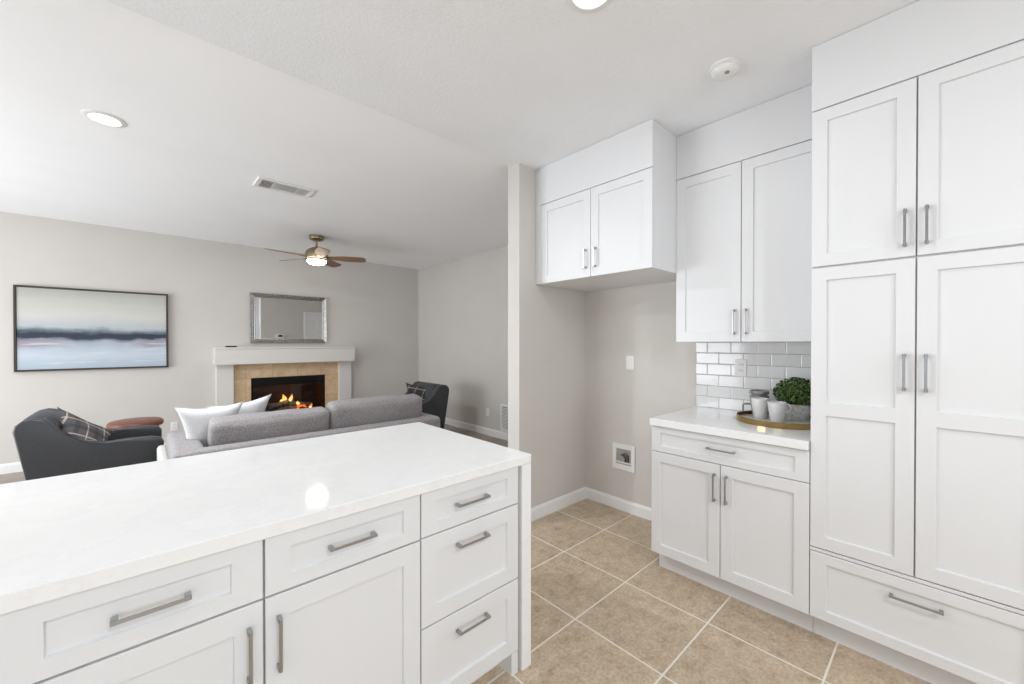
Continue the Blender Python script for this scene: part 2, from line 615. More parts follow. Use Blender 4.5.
def shaker(bm, F, u0, u1, v0, v1, su, rb, rt, mids=(), th=0.020, rec=0.0100):
    """recessed-panel door or drawer front; mids = (low, high) of each middle rail"""
    c = 0.0016
    a0, a1 = u0 + su, u1 - su
    spans, lo = [], v0 + rb
    for m0, m1 in mids:
        spans.append((lo, m0)); lo = m1
    spans.append((lo, v1 - rt))
    us = [u0 + c, a0, a1, u1 - c]
    vs = [v0 + c]
    for s in spans:
        vs += list(s)
    vs.append(v1 - c)
    V = {}
    for i, u in enumerate(us):
        for j, v in enumerate(vs):
            V[i, j] = bm.verts.new(F(u, v, 0.0))
    nj = len(vs)
    for i in range(3):
        for j in range(nj - 1):
            q = [V[i, j], V[i + 1, j], V[i + 1, j + 1], V[i, j + 1]]
            if i == 1 and j % 2 == 1:
                e = 0.0022
                uu, vv = (us[1] + e, us[2] - e), (vs[j] + e, vs[j + 1] - e)
                p = [bm.verts.new(F(*t, -rec)) for t in ((uu[0], vv[0]), (uu[1], vv[0]), (uu[1], vv[1]), (uu[0], vv[1]))]
                bm.faces.new(p)
                for t in range(4):
                    bm.faces.new((q[t], q[(t + 1) % 4], p[(t + 1) % 4], p[t]))
            else:
                bm.faces.new(q)
    loop = [V[i, 0] for i in range(4)] + [V[3, j] for j in range(1, nj)] + [V[i, nj - 1] for i in (2, 1, 0)] + [V[0, j] for j in range(nj - 2, 0, -1)]
    co = [(us[i], vs[0]) for i in range(4)] + [(us[3], vs[j]) for j in range(1, nj)] + [(us[i], vs[-1]) for i in (2, 1, 0)] + [(us[0], vs[j]) for j in range(nj - 2, 0, -1)]

    def push(u, v):
        return (u0 if u == us[0] else u1 if u == us[3] else u, v0 if v == vs[0] else v1 if v == vs[-1] else v)
    r1 = [bm.verts.new(F(*push(u, v), -c)) for u, v in co]
    r2 = [bm.verts.new(F(*push(u, v), -th)) for u, v in co]
    n = len(loop)
    for a, b in ((loop, r1), (r1, r2)):
        for i in range(n):
            bm.faces.new((a[i], b[i], b[(i + 1) % n], a[(i + 1) % n]))
    bm.faces.new(r2[::-1])
    bmesh.ops.recalc_face_normals(bm, faces=bm.faces[:])


def bar_pull(bm, F, u, v, length, vertical, s=0.0085, proud=0.027):
    """square bar on two square posts at its ends"""
    def bx(ua, ub, va, vb, wa, wb, bev):
        p, q = F(ua, va, wa), F(ub, vb, wb)
        box(bm, p[0], q[0], p[1], q[1], p[2], q[2], bev, 1)
    h = length / 2
    if vertical:
        bx(u - s / 2, u + s / 2, v - h, v + h, proud - s * .75, proud, 0.0012)
        for e in (-1, 1):
            m = v + e * (h - s * 0.75)
            bx(u - s * .62, u + s * .62, m - s * 0.75, m + s * 0.75, -0.0005, proud - s * .75 + 0.0008, 0.0008)
    else:
        bx(u - h, u + h, v - s / 2, v + s / 2, proud - s * .75, proud, 0.0012)
        for e in (-1, 1):
            m = u + e * (h - s * 0.75)
            bx(m - s * 0.75, m + s * 0.75, v - s * .62, v + s * .62, -0.0005, proud - s * .75 + 0.0008, 0.0008)


# ------------------------------------------------------------------ scene graph helpers
def mesh_obj(name, bm, mat, parent=None, smooth=False, origin=(0, 0, 0), sharp=40):
    ox = Vector(origin)
    if ox.length:
        bmesh.ops.translate(bm, verts=bm.verts[:], vec=-ox)
    bmesh.ops.recalc_face_normals(bm, faces=bm.faces[:])
    me = D.meshes.new(name)
    bm.to_mesh(me)
    bm.free()
    me.materials.append(M[mat] if isinstance(mat, str) else mat)
    if smooth:
        for p in me.polygons:
            p.use_smooth = True
        me.set_sharp_from_angle(angle=R(sharp))
    o = D.objects.new(name, me)
    COL.objects.link(o)
    if parent:
        o.parent = parent
    return o


def tag(o, label, cat, group=None):
    o['label'] = label
    o['category'] = cat
    if group:
        o['group'] = group
    return o


def thing(name, label, cat, loc=(0, 0, 0), group=None):
    o = D.objects.new(name, None)
    o.empty_display_size = 0.1
    o.location = loc
    COL.objects.link(o)
    return tag(o, label, cat, group)


def part(name, bm, mat, root, smooth=False, sub=None, label=None, sharp=40):
    """mesh given in world coordinates; root is the thing (unrotated), sub the part it hangs under"""
    o = mesh_obj(name, bm, mat, sub or root, smooth, root.location, sharp)
    if label:
        o['label'] = label
    return o


def struct(name, bm, mat, smooth=False):
    o = mesh_obj(name, bm, mat, None, smooth)
    o['kind'] = 'structure'
    return o


def solo(name, bm, mat, label, cat, loc, smooth=False, group=None):
    o = mesh_obj(name, bm, mat, None, smooth, loc)
    o.location = loc
    return tag(o, label, cat, group)


def dup(root, loc, rotz, label):
    c = root.copy(); COL.objects.link(c)
    c.location = loc
    c.rotation_euler = (0, 0, rotz)
    c['label'] = label
    for ch in root.children:
        k = ch.copy(); COL.objects.link(k); k.parent = c
        for g in ch.children:
            s = g.copy(); COL.objects.link(s); s.parent = k
    return c


B = bmesh.new
HK, HL = 2.765, 2.79          # ceiling heights: kitchen, living room
XR, YB, YK = 2.93, 6.80, 2.212  # kitchen right wall, living back wall, kitchen end wall
XL, YF, X3 = -3.50, -3.20, 3.82


# ------------------------------------------------------------------ the room
b = B(); box(b, XL, 3.05, YF, 2.30, -0.10, 0.0); struct('floor_kitchen', b, 'tile')
b = B(); box(b, XL, X3, 2.30, YB + 0.7, -0.10, 0.0); struct('floor_living', b, 'plank')
b = B(); box(b, XL, 3.05, YF, 2.285, HK, HK + 0.14); struct('ceiling_kitchen', b, 'ceil_k')
b = B(); box(b, XL, X3 + .1, 2.285, YB + 0.1, HL, HL + 0.12); struct('ceiling_living', b, 'ceil_l')
# kitchen right wall and end wall, living right wall
b = B(); box(b, XR, XR + 0.12, YF, YK, 0, HK); struct('wall_right', b, 'wall')
b = B(); box(b, 2.104, X3, YK, 2.341, 0, HL); struct('wall_divider', b, 'wall')
b = B(); box(b, X3, X3 + 0.12, YK, YB + 0.12, 0, HL); struct('wall_living_right', b, 'wall')
# back wall with the firebox opening
b = B()
box(b, XL, 1.10, YB, YB + 0.12, 0, HL); box(b, 2.135, X3, YB, YB + 0.12, 0, HL)
box(b, 1.10, 2.135, YB, YB + 0.12, 0.90, HL); box(b, 1.10, 2.135, YB, YB + 0.12, 0, 0.24)
struct('wall_back', b, 'wall')


def wall_with_hole(name, ax, pos, th, a0, a1, h, holes):
    """wall on x=pos or y=pos with rectangular openings (lo, hi, z0, z1)"""
    bm = B()
    cur = a0
    def put(u0, u1, z0, z1):
        if u1 - u0 < 1e-4 or z1 - z0 < 1e-4:
            return
        if ax == 'x':
            box(bm, pos - th, pos, u0, u1, z0, z1)
        else:
            box(bm, u0, u1, pos - th, pos, z0, z1)
    for lo, hi, z0, z1 in sorted(holes):
        put(cur, lo, 0, h); put(lo, hi, 0, z0); put(lo, hi, z1, h)
        cur = hi
    put(cur, a1, 0, h)
    return struct(name, bm, 'wall')


wall_with_hole('wall_left', 'x', XL, 0.14, YF - .12, YB + .12, HL, [(-1.75, 0.65, 0.82, 2.18), (2.85, 6.25, 0.02, 2.14)])
wall_with_hole('wall_rear', 'y', YF, 0.12, XL, XR + .12, HL, [(-2.45, 1.25, 0.68, 2.32)])


def window(name, ax, pos, lo, hi, z0, z1, n):
    root = D.objects.new(name, None); COL.objects.link(root); root['kind'] = 'structure'
    def bx(bm, u0, u1, w0, w1, za, zb, bev=0.003):
        if ax == 'x':
            box(bm, pos + w0, pos + w1, u0, u1, za, zb, bev, 1)
        else:
            box(bm, u0, u1, pos + w0, pos + w1, za, zb, bev, 1)
    f = B()
    bx(f, lo, hi, -0.12, -0.07, z0, z0 + .05); bx(f, lo, hi, -0.12, -0.07, z1 - .05, z1)
    for k in range(n + 1):
        m = lo + (hi - lo) * k / n
        bx(f, max(lo, m - .025), min(hi, m + .025), -0.119, -0.071, z0 + .045, z1 - .045)
    mesh_obj('window_frame', f, 'trim', root)
    for k in range(n):
        g = B()
        m0, m1 = lo + (hi - lo) * k / n, lo + (hi - lo) * (k + 1) / n
        bx(g, m0 + .024, m1 - .024, -0.098, -0.092, z0 + .049, z1 - .049, 0)
        mesh_obj('window_pane', g, 'glass', root)
    return root


window('window_1', 'x', XL, 2.85, 6.25, 0.02, 2.14, 3)
window('added_window_2', 'x', XL, -1.75, 0.65, 0.82, 2.18, 2)  # unseen window, added to light the cabinet fronts
window('added_window_3', 'y', YF, -2.45, 1.25, 0.68, 2.32, 3)  # unseen window, added to light the island from behind the camera


def baseboard(name, ax, pos, lo, hi, d, h=0.105):
    """moulded baseboard: flat with an eased top"""
    bm = B()
    prof = [(0, 0), (0.014, 0), (0.014, h - .022), (0.010, h - .008), (0.004, h), (0, h)]
    n = len(prof)
    A, C = [], []
    for w, z in prof:
        if ax == 'x':
            A.append(bm.verts.new((pos + d * w, lo, z))); C.append(bm.verts.new((pos + d * w, hi, z)))
        else:
            A.append(bm.verts.new((lo, pos + d * w, z))); C.append(bm.verts.new((hi, pos + d * w, z)))
    bm.faces.new(A); bm.faces.new(C[::-1])
    for i in range(n):
        bm.faces.new((A[i], C[i], C[(i + 1) % n], A[(i + 1) % n]))
    return struct(name, bm, 'trim')


baseboard('baseboard_alcove_end', 'y', YK, 2.104, XR, -1, 0.095)
baseboard('baseboard_alcove_side', 'x', XR, 1.225, YK - .014, -1, 0.095)
baseboard('baseboard_right', 'x', XR, YF, -0.262, -1, 0.095)
baseboard('baseboard_divider_end', 'x', 2.104, YK - .014, 2.341, -1, 0.095)
baseboard('baseboard_living_right', 'x', X3, 2.341, YB, -1)
baseboard('baseboard_back_left', 'y', YB, XL, 0.70, -1)
baseboard('baseboard_back_right', 'y', YB, 2.53, X3 - .014, -1)

# tiled backsplash over the short worktop
b = B(); box(b, XR - 0.010, XR, 0.433, 1.223, 0.939, 1.4035); struct('wall_backsplash', b, 'subway')

# panelled door on the living-room side of the dividing wall (seen in the mirror)
dr = D.objects.new('door_1', None); COL.objects.link(dr); dr['kind'] = 'structure'
F = lambda u, v, w: (u, 2.341 + w, v)
b = B()
for (u0, u1, v0, v1) in ((3.06, 3.13, 0, 2.13), (3.745, 3.815, 0, 2.13), (3.06, 3.815, 2.13, 2.20)):
    box(b, u0, u1, 2.341, 2.363, v0, v1, 0.004)
mesh_obj('door_casing', b, 'trim', dr)
b = B()
for uc in (3.13, 3.4375):
    shaker(b, F, uc, uc + .3075, 0.012, 2.125, 0.065, 0.20, 0.11, [(0.93, 1.06), (1.62, 1.72)], th=0.0138, rec=0.0105)
bmesh.ops.translate(b, verts=b.verts[:], vec=(0, 0.014, 0))
mesh_obj('door_panel', b, 'trim', dr)
b = B(); lathe(b, [(0.012, 0), (0.012, .03), (0.028, .04), (0.03, .055), (0.018, .066), (0.002, .068)], (3.165, 2.352, 1.0), 20, 'Y'); mesh_obj('door_handle', b, 'nickel', dr, True)


# ------------------------------------------------------------------ cabinetry
def hardware(root, F, parent, u, v, length, vertical):
    b = B(); bar_pull(b, F, u, v, length, vertical)
    return part('handle', b, 'nickel', root, sub=parent, label='brushed nickel square bar handle')


def door(root, F, u0, u1, v0, v1, su, hu, hv, mids=(), hl=0.15, name='door', rb=None, rt=None):
    b = B(); shaker(b, F, u0, u1, v0, v1, su, rb or su, rt or su, mids)
    d = part(name, b, 'cab', root)
    hardware(root, F, d, hu, hv, hl, True)
    return d


def drawer(root, F, u0, u1, v0, v1, su, sv, hu, hv, hl=0.15):
    b = B(); shaker(b, F, u0, u1, v0, v1, su, sv, sv)
    d = part('drawer', b, 'cab', root)
    hardware(root, F, d, hu, hv, hl, False)
    return d


# --- island: three units under one waterfall worktop
IY = 1.2225
IK = 0.989
FI = lambda u, v, w: (u * IK, IY - w, 1.395 + (v - 1.395) * IK)


def island_unit(x0, x1, label, end_panel=False):
    x0, x1 = x0 * IK, x1 * IK
    r = thing('base_cabinet', label, 'cabinet', ((x0 + x1) / 2, 1.55, 0), 'island base cabinets')
    b = B()
    box(b, x0, x1, IY + .021, 1.86, 0.094, 0.876)
    part('body', b, 'cab', r)
    b = B()
    box(b, x0, x1 - (0.036 if end_panel else 0), IY + .090, IY + .105, 0.0, 0.094)
    part('toe_kick', b, 'kick', r)
    if end_panel:
        b = B(); box(b, x1 - .036, x1, IY + .004, 1.86, 0.0, 0.0935)
        part('leg', b, 'cab', r)
    return r


c1 = island_unit(-0.226, 0.231, 'white island cabinet with wide drawer over door, furthest left under the long worktop')
drawer(c1, FI, -0.224, 0.229, 0.711, 0.870, 0.069, 0.041, 0.010, 0.790, 0.138)
door(c1, FI, -0.224, 0.229, 0.084, 0.705, 0.064, 0.197, 0.578, hl=0.142)
c2 = island_unit(0.233, 0.702, 'white island cabinet between the left unit and the stack of three drawers')
drawer(c2, FI, 0.2345, 0.701, 0.711, 0.870, 0.062, 0.041, 0.466, 0.790, 0.142)
door(c2, FI, 0.2345, 0.701, 0.084, 0.705, 0.062, 0.266, 0.578, hl=0.145)
c3 = island_unit(0.704, 1.171, 'white three-drawer island cabinet at the waterfall end of the worktop', True)
drawer(c3, FI, 0.706, 1.170, 0.713, 0.870, 0.062, 0.040, 0.922, 0.793, 0.15)
drawer(c3, FI, 0.706, 1.170, 0.394, 0.708, 0.062, 0.060, 0.924, 0.640, 0.145)
drawer(c3, FI, 0.706, 1.170, 0.084, 0.388, 0.062, 0.060, 0.924, 0.318, 0.148)
# the unit beyond the picture edge that carries the rest of the worktop, and the back panel
b = B(); box(b, -0.86, -0.234, IY + .021, 1.86, 0.0, 0.876, 0.002)
solo('base_cabinet', b, 'cab', 'plain white base unit carrying the outer end of the island worktop', 'cabinet', (-0.55, 1.55, 0))
t = thing('island_countertop', 'long white quartz island worktop with a waterfall end panel', 'countertop', (0.18, 1.69, 0))
b = B(); box(b, -0.90, 1.227, 1.214, 2.173, 0.8765, 0.915, 0.003)
part('top_slab', b, 'quartz', t)
b = B(); box(b, 1.1715, 1.2265, 1.2145, 2.172, 0.0, 0.876, 0.002)
part('end_panel', b, 'quartz', t)

# --- base cabinet by the alcove
XF = 2.282
FX = face_x(XF)
r = thing('base_cabinet', 'white two-door base cabinet with one wide drawer beside the alcove', 'cabinet', (2.60, 0.82, 0))
b = B(); box(b, XF + .021, XR - .002, 0.434, 1.225, 0.118, 0.895)
part('body', b, 'cab', r)
b = B(); box(b, 2.368, XR - .002, 0.434, 1.216, 0.0, 0.118)
part('toe_kick', b, 'kick', r)
drawer(r, FX, 0.434, 1.224, 0.740, 0.889, 0.056, 0.036, 0.823, 0.818, 0.145)
door(r, FX, 0.829, 1.224, 0.122, 0.736, 0.058, 0.856, 0.610)
door(r, FX, 0.434, 0.825, 0.122, 0.736, 0.060, 0.795, 0.610)
t = thing('countertop', 'short pale quartz worktop holding the brass tray', 'countertop', (2.60, 0.82, 0.893))
b = B(); box(b, 2.258, XR - .001, 0.434, 1.225, 0.8955, 0.939, 0.003)
part('slab', b, 'quartz', t)

# --- tall pantry
r = thing('pantry_cabinet', 'tall white floor-to-ceiling pantry cabinet with four doors and a bottom drawer', 'cabinet', (2.60, 0.085, 0))
b = B(); box(b, XF + .021, XR - .002, -0.258, 0.432, 0.110, HK - .002)
part('body', b, 'cab', r)
b = B(); box(b, 2.368, XR - .002, -0.258, 0.432, 0.0, 0.110)
part('toe_kick', b, 'kick', r)
b = B(); box(b, XF + .001, XF + .021, -0.258, 0.432, 2.467, HK - .002, 0.0015)
part('filler_panel', b, 'cab', r)
b = B(); box(b, XF + .003, XF + .021, -0.258, 0.432, 0.432, 0.446, 0.001)
part('rail', b, 'cab', r)
drawer(r, FX, -0.255, 0.4305, 0.123, 0.428, 0.060, 0.045, 0.083, 0.350, 0.155)
door(r, FX, 0.0895, 0.4305, 0.451, 1.738, 0.056, 0.120, 1.275, [(1.064, 1.124)])
door(r, FX, -0.255, 0.0845, 0.451, 1.738, 0.056, 0.058, 1.275, [(1.064, 1.124)])
door(r, FX, 0.0895, 0.4305, 1.746, 2.461, 0.056, 0.120, 1.862)
door(r, FX, -0.255, 0.0845, 1.746, 2.461, 0.056, 0.058, 1.862)

# --- wall cabinet over the worktop
XU = 2.600
FU = face_x(XU)
r = thing('wall_cabinet', 'white two-door wall cabinet above the tiled backsplash', 'cabinet', (2.77, 0.82, 1.412))
b = B(); box(b, XU + .021, XR - .002, 0.434, 1.222, 1.406, HK - .002)
part('body', b, 'cab', r)
b = B(); box(b, XU + .002, XU + .021, 0.434, 1.222, 2.476, HK - .002, 0.0015)
part('filler_panel', b, 'cab', r)
door(r, FU, 0.831, 1.222, 1.402, 2.470, 0.060, 0.865, 1.521)
door(r, FU, 0.435, 0.827, 1.402, 2.470, 0.060, 0.802, 1.521)

# --- deep cabinet over the empty fridge alcove
r = thing('wall_cabinet', 'deep white two-door cabinet high over the empty refrigerator alcove', 'cabinet', (2.60, 1.70, 1.856))
b = B(); box(b, XF + .021, XR - .002, 1.223, YK - .002, 1.858, HK - .002)
part('body', b, 'cab', r)
b = B(); box(b, XF + .002, XF + .021, 1.223, YK - .002, 2.474, HK - .002, 0.0015)
box(b, XF + .002, XF + .021, 2.153, YK - .002, 1.858, 2.4735, 0.0015)
part('filler_panel', b, 'cab', r)
door(r, FX, 1.684, 2.150, 1.857, 2.468, 0.060, 1.722, 1.985, hl=0.135)
door(r, FX, 1.2235, 1.680, 1.857, 2.468, 0.060, 1.640, 1.985, hl=0.135)


# ------------------------------------------------------------------ electrics and fittings
def plate(name, label, kind, ax, pos, d, u, z, n=1):
    """wall plate; n rocker or duplex openings; ax the wall's normal axis, d the way it faces"""
    loc = (pos, u, z) if ax == 'x' else (u, pos, z)
    r = thing(name, label, kind, loc)
    def bx(bm, u0, u1, w0, w1, za, zb, bev):
        if ax == 'x':
            box(bm, pos + d * w0, pos + d * w1, u + u0, u + u1, z + za, z + zb, bev, 2)
        else:
            box(bm, u + u0, u + u1, pos + d * w0, pos + d * w1, z + za, z + zb, bev, 2)
    w = 0.036
    b = B(); bx(b, -w, w, 0, 0.006, -0.058, 0.058, 0.003); part('cover_plate', b, 'plastic', r)
    if name == 'light_switch':
        b = B(); bx(b, -.017, .017, 0.005, 0.010, -.033, .033, 0.002); part('rocker', b, 'plastic', r)
    else:
        for s in (-1, 1):
            b = B(); bx(b, -.017, .017, 0.005, 0.0085, s * .020 - .014, s * .020 + .014, 0.003)
            k = part('socket', b, 'plastic', r)
            b = B()
            for q in (-.007, .007):
                bx(b, q - .0013, q + .0013, 0.0084, 0.0090, s * .020 - .003, s * .020 + .007, 0)
            part('slot', b, 'slot', r, sub=k)
    return r


plate('light_switch', 'white switch plate on the alcove wall above the recessed box', 'switch', 'x', XR, -1, 1.760, 1.235)
plate('power_outlet', 'white power outlet on the subway tile backsplash', 'outlet', 'x', XR - .010, -1, 0.930, 1.229)
plate('power_outlet', 'white power outlet low on the wall under the painting, beside the sofa arm', 'outlet', 'y', YB, -1, 0.272, 0.312)
plate('power_outlet', 'white wall outlet low on the living room right wall beside the return grille', 'outlet', 'x', X3, -1, 4.71, 0.345)

# recessed water-supply box in the alcove
r = thing('water_supply_box', 'white framed recessed water supply box low on the alcove wall', 'utility box', (XR, 1.817, 0.445))
b = B()
for (y0, y1, z0, z1) in ((1.713, 1.748, .338, .552), (1.886, 1.921, .338, .552), (1.748, 1.886, .512, .552), (1.748, 1.886, .338, .384)):
    box(b, XR - .010, XR, y0, y1, z0, z1, 0.0015, 1)
part('frame', b, 'plastic', r)
b = B(); box(b, XR - .003, XR - .0005, 1.746, 1.888, .382, .514)
part('liner', b, 'boxgrey', r)
b = B(); box(b, XR - .009, XR - .003, 1.749, 1.885, .394, .406, 0.001)
part('ledge', b, 'plastic', r)
b = B(); tube(b, [(XR - .006, 1.800, .408), (XR - .006, 1.800, .455)], .008); lathe(b, [(0.004, 0), (.020, .002), (.020, .010), (.004, .012)], (XR - .016, 1.800, .462), 14, 'X')
box(b, XR - .014, XR - .004, 1.778, 1.838, .456, .468, 0.002); box(b, XR - .014, XR - .004, 1.770, 1.784, .412, .468, .002)
part('valve', b, 'copper', r)

# return-air grille on the living right wall
r = thing('return_air_grille', 'white return air grille low on the living room right wall', 'vent', (X3, 4.15, 0.31))
b = B()
for (y0, y1, z0, z1) in ((3.90, 3.935, .112, .510), (4.365, 4.40, .112, .510), (3.935, 4.365, .112, .147), (3.935, 4.365, .475, .510)):
    box(b, X3 - .016, X3, y0, y1, z0, z1, .002, 1)
part('frame', b, 'plastic', r)
b = B(); box(b, X3 - .003, X3 - .0005, 3.935, 4.365, .147, .475)
part('backing', b, 'vent_dark', r)
b = B()
for i in range(16):
    z = .155 + i * .020
    v = box(b, X3 - .013, X3 - .004, 3.937, 4.363, z, z + .004)
    for q in v[:2] + v[4:6]:
        pass
    for q in v:
        if q.co.x < X3 - .010:
            q.co.z -= .006
part('slats', b, 'plastic', r)

# ceiling register
r = thing('ceiling_vent', 'white rectangular air register on the living room ceiling', 'vent', (0.93, 4.03, HL))
X0, X1, Y0, Y1 = 0.705, 1.155, 3.90, 4.15
b = B()
for (x0, x1, y0, y1) in ((X0, X1, Y0, Y0 + .035), (X0, X1, Y1 - .035, Y1), (X0, X0 + .035, Y0 + .035, Y1 - .035), (X1 - .035, X1, Y0 + .035, Y1 - .035)):
    box(b, x0, x1, y0, y1, HL - .012, HL, .002, 1)
part('frame', b, 'plastic', r)
b = B(); box(b, X0 + .035, X1 - .035, Y0 + .035, Y1 - .035, HL - .0025, HL - .0005)
part('backing', b, 'trim', r)
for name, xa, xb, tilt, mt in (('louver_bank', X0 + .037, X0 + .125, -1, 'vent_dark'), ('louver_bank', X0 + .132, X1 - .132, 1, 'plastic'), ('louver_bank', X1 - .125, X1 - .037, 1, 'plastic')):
    b = B()
    if tilt < 0:
        n = 6
        for i in range(n):
            x = xa + (xb - xa) * (i + .5) / n
            v = box(b, x - .001, x + .001, Y0 + .037, Y1 - .037, HL - .011, HL - .003)
            for q in v:
                if q.co.z < HL - .008:
                    q.co.x -= .006
    else:
        n = 7
        for i in range(n):
            y = Y0 + .042 + (Y1 - Y0 - .084) * (i + .5) / n
            v = box(b, xa, xb, y - .001, y + .001, HL - .011, HL - .003)
            for q in v:
                if q.co.z < HL - .008:
                    q.co.y -= .010
    part(name, b, mt, r)


def downlight(x, y, z, label, power):
    r = thing('recessed_light', label, 'ceiling light', (x, y, z), 'recessed ceiling lights')
    b = B(); lathe(b, [(0.070, -.004), (0.074, -.009), (0.090, -.008), (0.102, -.003), (0.102, -.0003), (0.070, -.0003)], (x, y, z), 40, cap=False)
    part('trim_ring', b, 'plastic', r, True)
    b = B(); lathe(b, [(0.0705, -.0015), (0.06, -.0035), (0.03, -.0042), (0.001, -.0045)], (x, y, z), 40)
    part('lens', b, 'lamp', r, True)
    l = D.lights.new('recessed_light_beam', 'AREA'); l.shape = 'DISK'; l.size = 0.13; l.energy = power; l.color = (.94, .98, 1)
    o = D.objects.new('recessed_light_beam', l); COL.objects.link(o); o.parent = r; o.location = (0, 0, -.012)
    return r


downlight(1.285, 0.945, HK, 'lit round recessed light on the textured kitchen ceiling above the island end', 5)
downlight(-0.180, 3.552, HL, 'lit round recessed light on the smooth living room ceiling', 42)
downlight(0.30, -1.30, HK, 'added fill light built as a recessed ceiling light behind the camera, nearer the patio side', 31)  # unseen fixture, added to light the island fronts from above
downlight(1.45, -1.30, HK, 'added fill light built as a recessed ceiling light behind the camera, nearer the pantry', 6)  # second unseen fixture, added as overhead fill for the kitchen

# smoke detector
r = thing('smoke_detector', 'round white smoke detector on the kitchen ceiling near the pantry', 'smoke detector', (2.125, 0.757, HK))
b = B(); lathe(b, [(0.001, -.0003), (.070, -.0003), (.070, -.012), (.064, -.016)], (2.125, .757, HK), 40)
part('base', b, 'plastic', r, True)
b = B(); lathe(b, [(.060, -.016), (.062, -.024), (.056, -.036), (.040, -.043), (.001, -.045)], (2.125, .757, HK), 40)
k = part('cover', b, 'plastic', r, True)
b = B(); lathe(b, [(.011, -.040), (.011, -.046), (.001, -.047)], (2.125 - .02, .757 - .02, HK), 16)
part('button', b, 'vent_dark', r, True, sub=k)

# ceiling fan with a lit globe
FX0, FY0 = 1.652, 5.575
r = thing('ceiling_fan', 'bronze ceiling fan with five wooden blades and a lit globe', 'ceiling fan', (FX0, FY0, HL))
c = (FX0, FY0, HL)
b = B(); lathe(b, [(.090, -.0005), (.092, -.020), (.088, -.045), (.055, -.062), (.020, -.066)], c, 36); part('ceiling_cup', b, 'bronze', r, True)
b = B(); lathe(b, [(.013, -.064), (.013, -.150)], c, 16); part('downrod', b, 'bronze', r, True)
b = B(); lathe(b, [(.022, -.135), (.028, -.150), (.070, -.160), (.112, -.185), (.135, -.225), (.140, -.262), (.138, -.300)], c, 40); part('motor_housing', b, 'bronze', r, True)
b = B(); lathe(b, [(.138, -.301), (.141, -.306), (.130, -.314), (.1185, -.322)], c, 40, cap=False); part('light_rim', b, 'bronze', r, True)
b = B(); lathe(b, [(.118, -.315), (.113, -.338), (.090, -.360), (.050, -.374), (.001, -.378)], c, 40); part('light_globe', b, 'fanlamp', r, True)
for i in range(5):
    ang = R(46 + 72 * i)
    b = B()
    L0, L1, th, pit = .120, .605, .007, R(-14)
    N = 14
    rows = []
    for j in range(N + 1):
        s = j / N
        x = L0 + (L1 - L0) * s
        hw = .040 + .034 * min(1, s * 2.2) - .012 * max(0, s - .75) * 4 * max(0, s - .75) * 4 * .5
        if s > .96:
            hw *= math.sqrt(max(0.2, 1 - ((s - .96) / .050) ** 2))
        rows.append((x, hw))
    vt, vb = [], []
    for x, hw in rows:
        for arr, dz in ((vt, th / 2), (vb, -th / 2)):
            arr.append([b.verts.new((x, yy * math.cos(pit), yy * math.sin(pit) + dz)) for yy in (-hw, hw)])
    for j in range(N):
        b.faces.new((vt[j][0], vt[j + 1][0], vt[j + 1][1], vt[j][1]))
        b.faces.new((vb[j][0], vb[j][1], vb[j + 1][1], vb[j + 1][0]))
        for e in (0, 1):
            b.faces.new((vt[j][e], vb[j][e], vb[j + 1][e], vt[j + 1][e]))
    b.faces.new((vt[0][0], vt[0][1], vb[0][1], vb[0][0])); b.faces.new((vt[N][0], vb[N][0], vb[N][1], vt[N][1]))
    bmesh.ops.rotate(b, verts=b.verts[:], cent=(0, 0, 0), matrix=Matrix.Rotation(ang, 3, 'Z'))
    bmesh.ops.translate(b, verts=b.verts[:], vec=(FX0, FY0, HL - .280))
    bl = part('blade', b, 'blade', r, False)
    b = B(); box(b, .10, .21, -.022, .022, -.004, .004, .002)
    bmesh.ops.rotate(b, verts=b.verts[:], cent=(0, 0, 0), matrix=Matrix.Rotation(pit, 3, 'X'))
    bmesh.ops.rotate(b, verts=b.verts[:], cent=(0, 0, 0), matrix=Matrix.Rotation(ang, 3, 'Z'))
    bmesh.ops.translate(b, verts=b.verts[:], vec=(FX0, FY0, HL - .288))
    part('blade_bracket', b, 'bronze', r, sub=bl)

# thermostat on the living-room side of the dividing wall (seen in the mirror)
r = thing('thermostat', 'small white wall thermostat seen reflected in the mirror', 'thermostat', (2.50, 2.341, 1.56))
b = B(); box(b, 2.40, 2.60, 2.341, 2.366, 1.51, 1.61, .006); part('case', b, 'plastic', r)
b = B(); box(b, 2.475, 2.565, 2.366, 2.368, 1.545, 1.595, .002); part('screen', b, 'slot', r)

# ------------------------------------------------------------------ wall pieces
PX0, PX1, PZ0, PZ1 = -1.040, 0.217, 1.083, 2.020
r = thing('framed_painting', 'wide abstract seascape painting in a thin dark frame on the back wall', 'painting', (PX0, YB, PZ0))
b = B()
fw = .018
for (x0, x1, z0, z1) in ((PX0, PX0 + fw, PZ0, PZ1), (PX1 - fw, PX1, PZ0, PZ1), (PX0 + fw, PX1 - fw, PZ0, PZ0 + fw), (PX0 + fw, PX1 - fw, PZ1 - fw, PZ1)):
    box(b, x0, x1, YB - .045, YB - .001, z0, z1, .001, 1)
part('frame', b, 'darkwood', r)
b = B(); box(b, PX0 + fw + .003, PX1 - fw - .003, YB - .036, YB - .003, PZ0 + fw + .003, PZ1 - fw - .003)
part('canvas', b, 'paint', r)

MX0, MX1, MZ0, MZ1 = 1.110, 2.152, 1.396, 2.120
r = thing('wall_mirror', 'rectangular silver-framed mirror hung above the fireplace mantel', 'mirror', (1.63, YB, MZ0))
b = B()
mw = .062


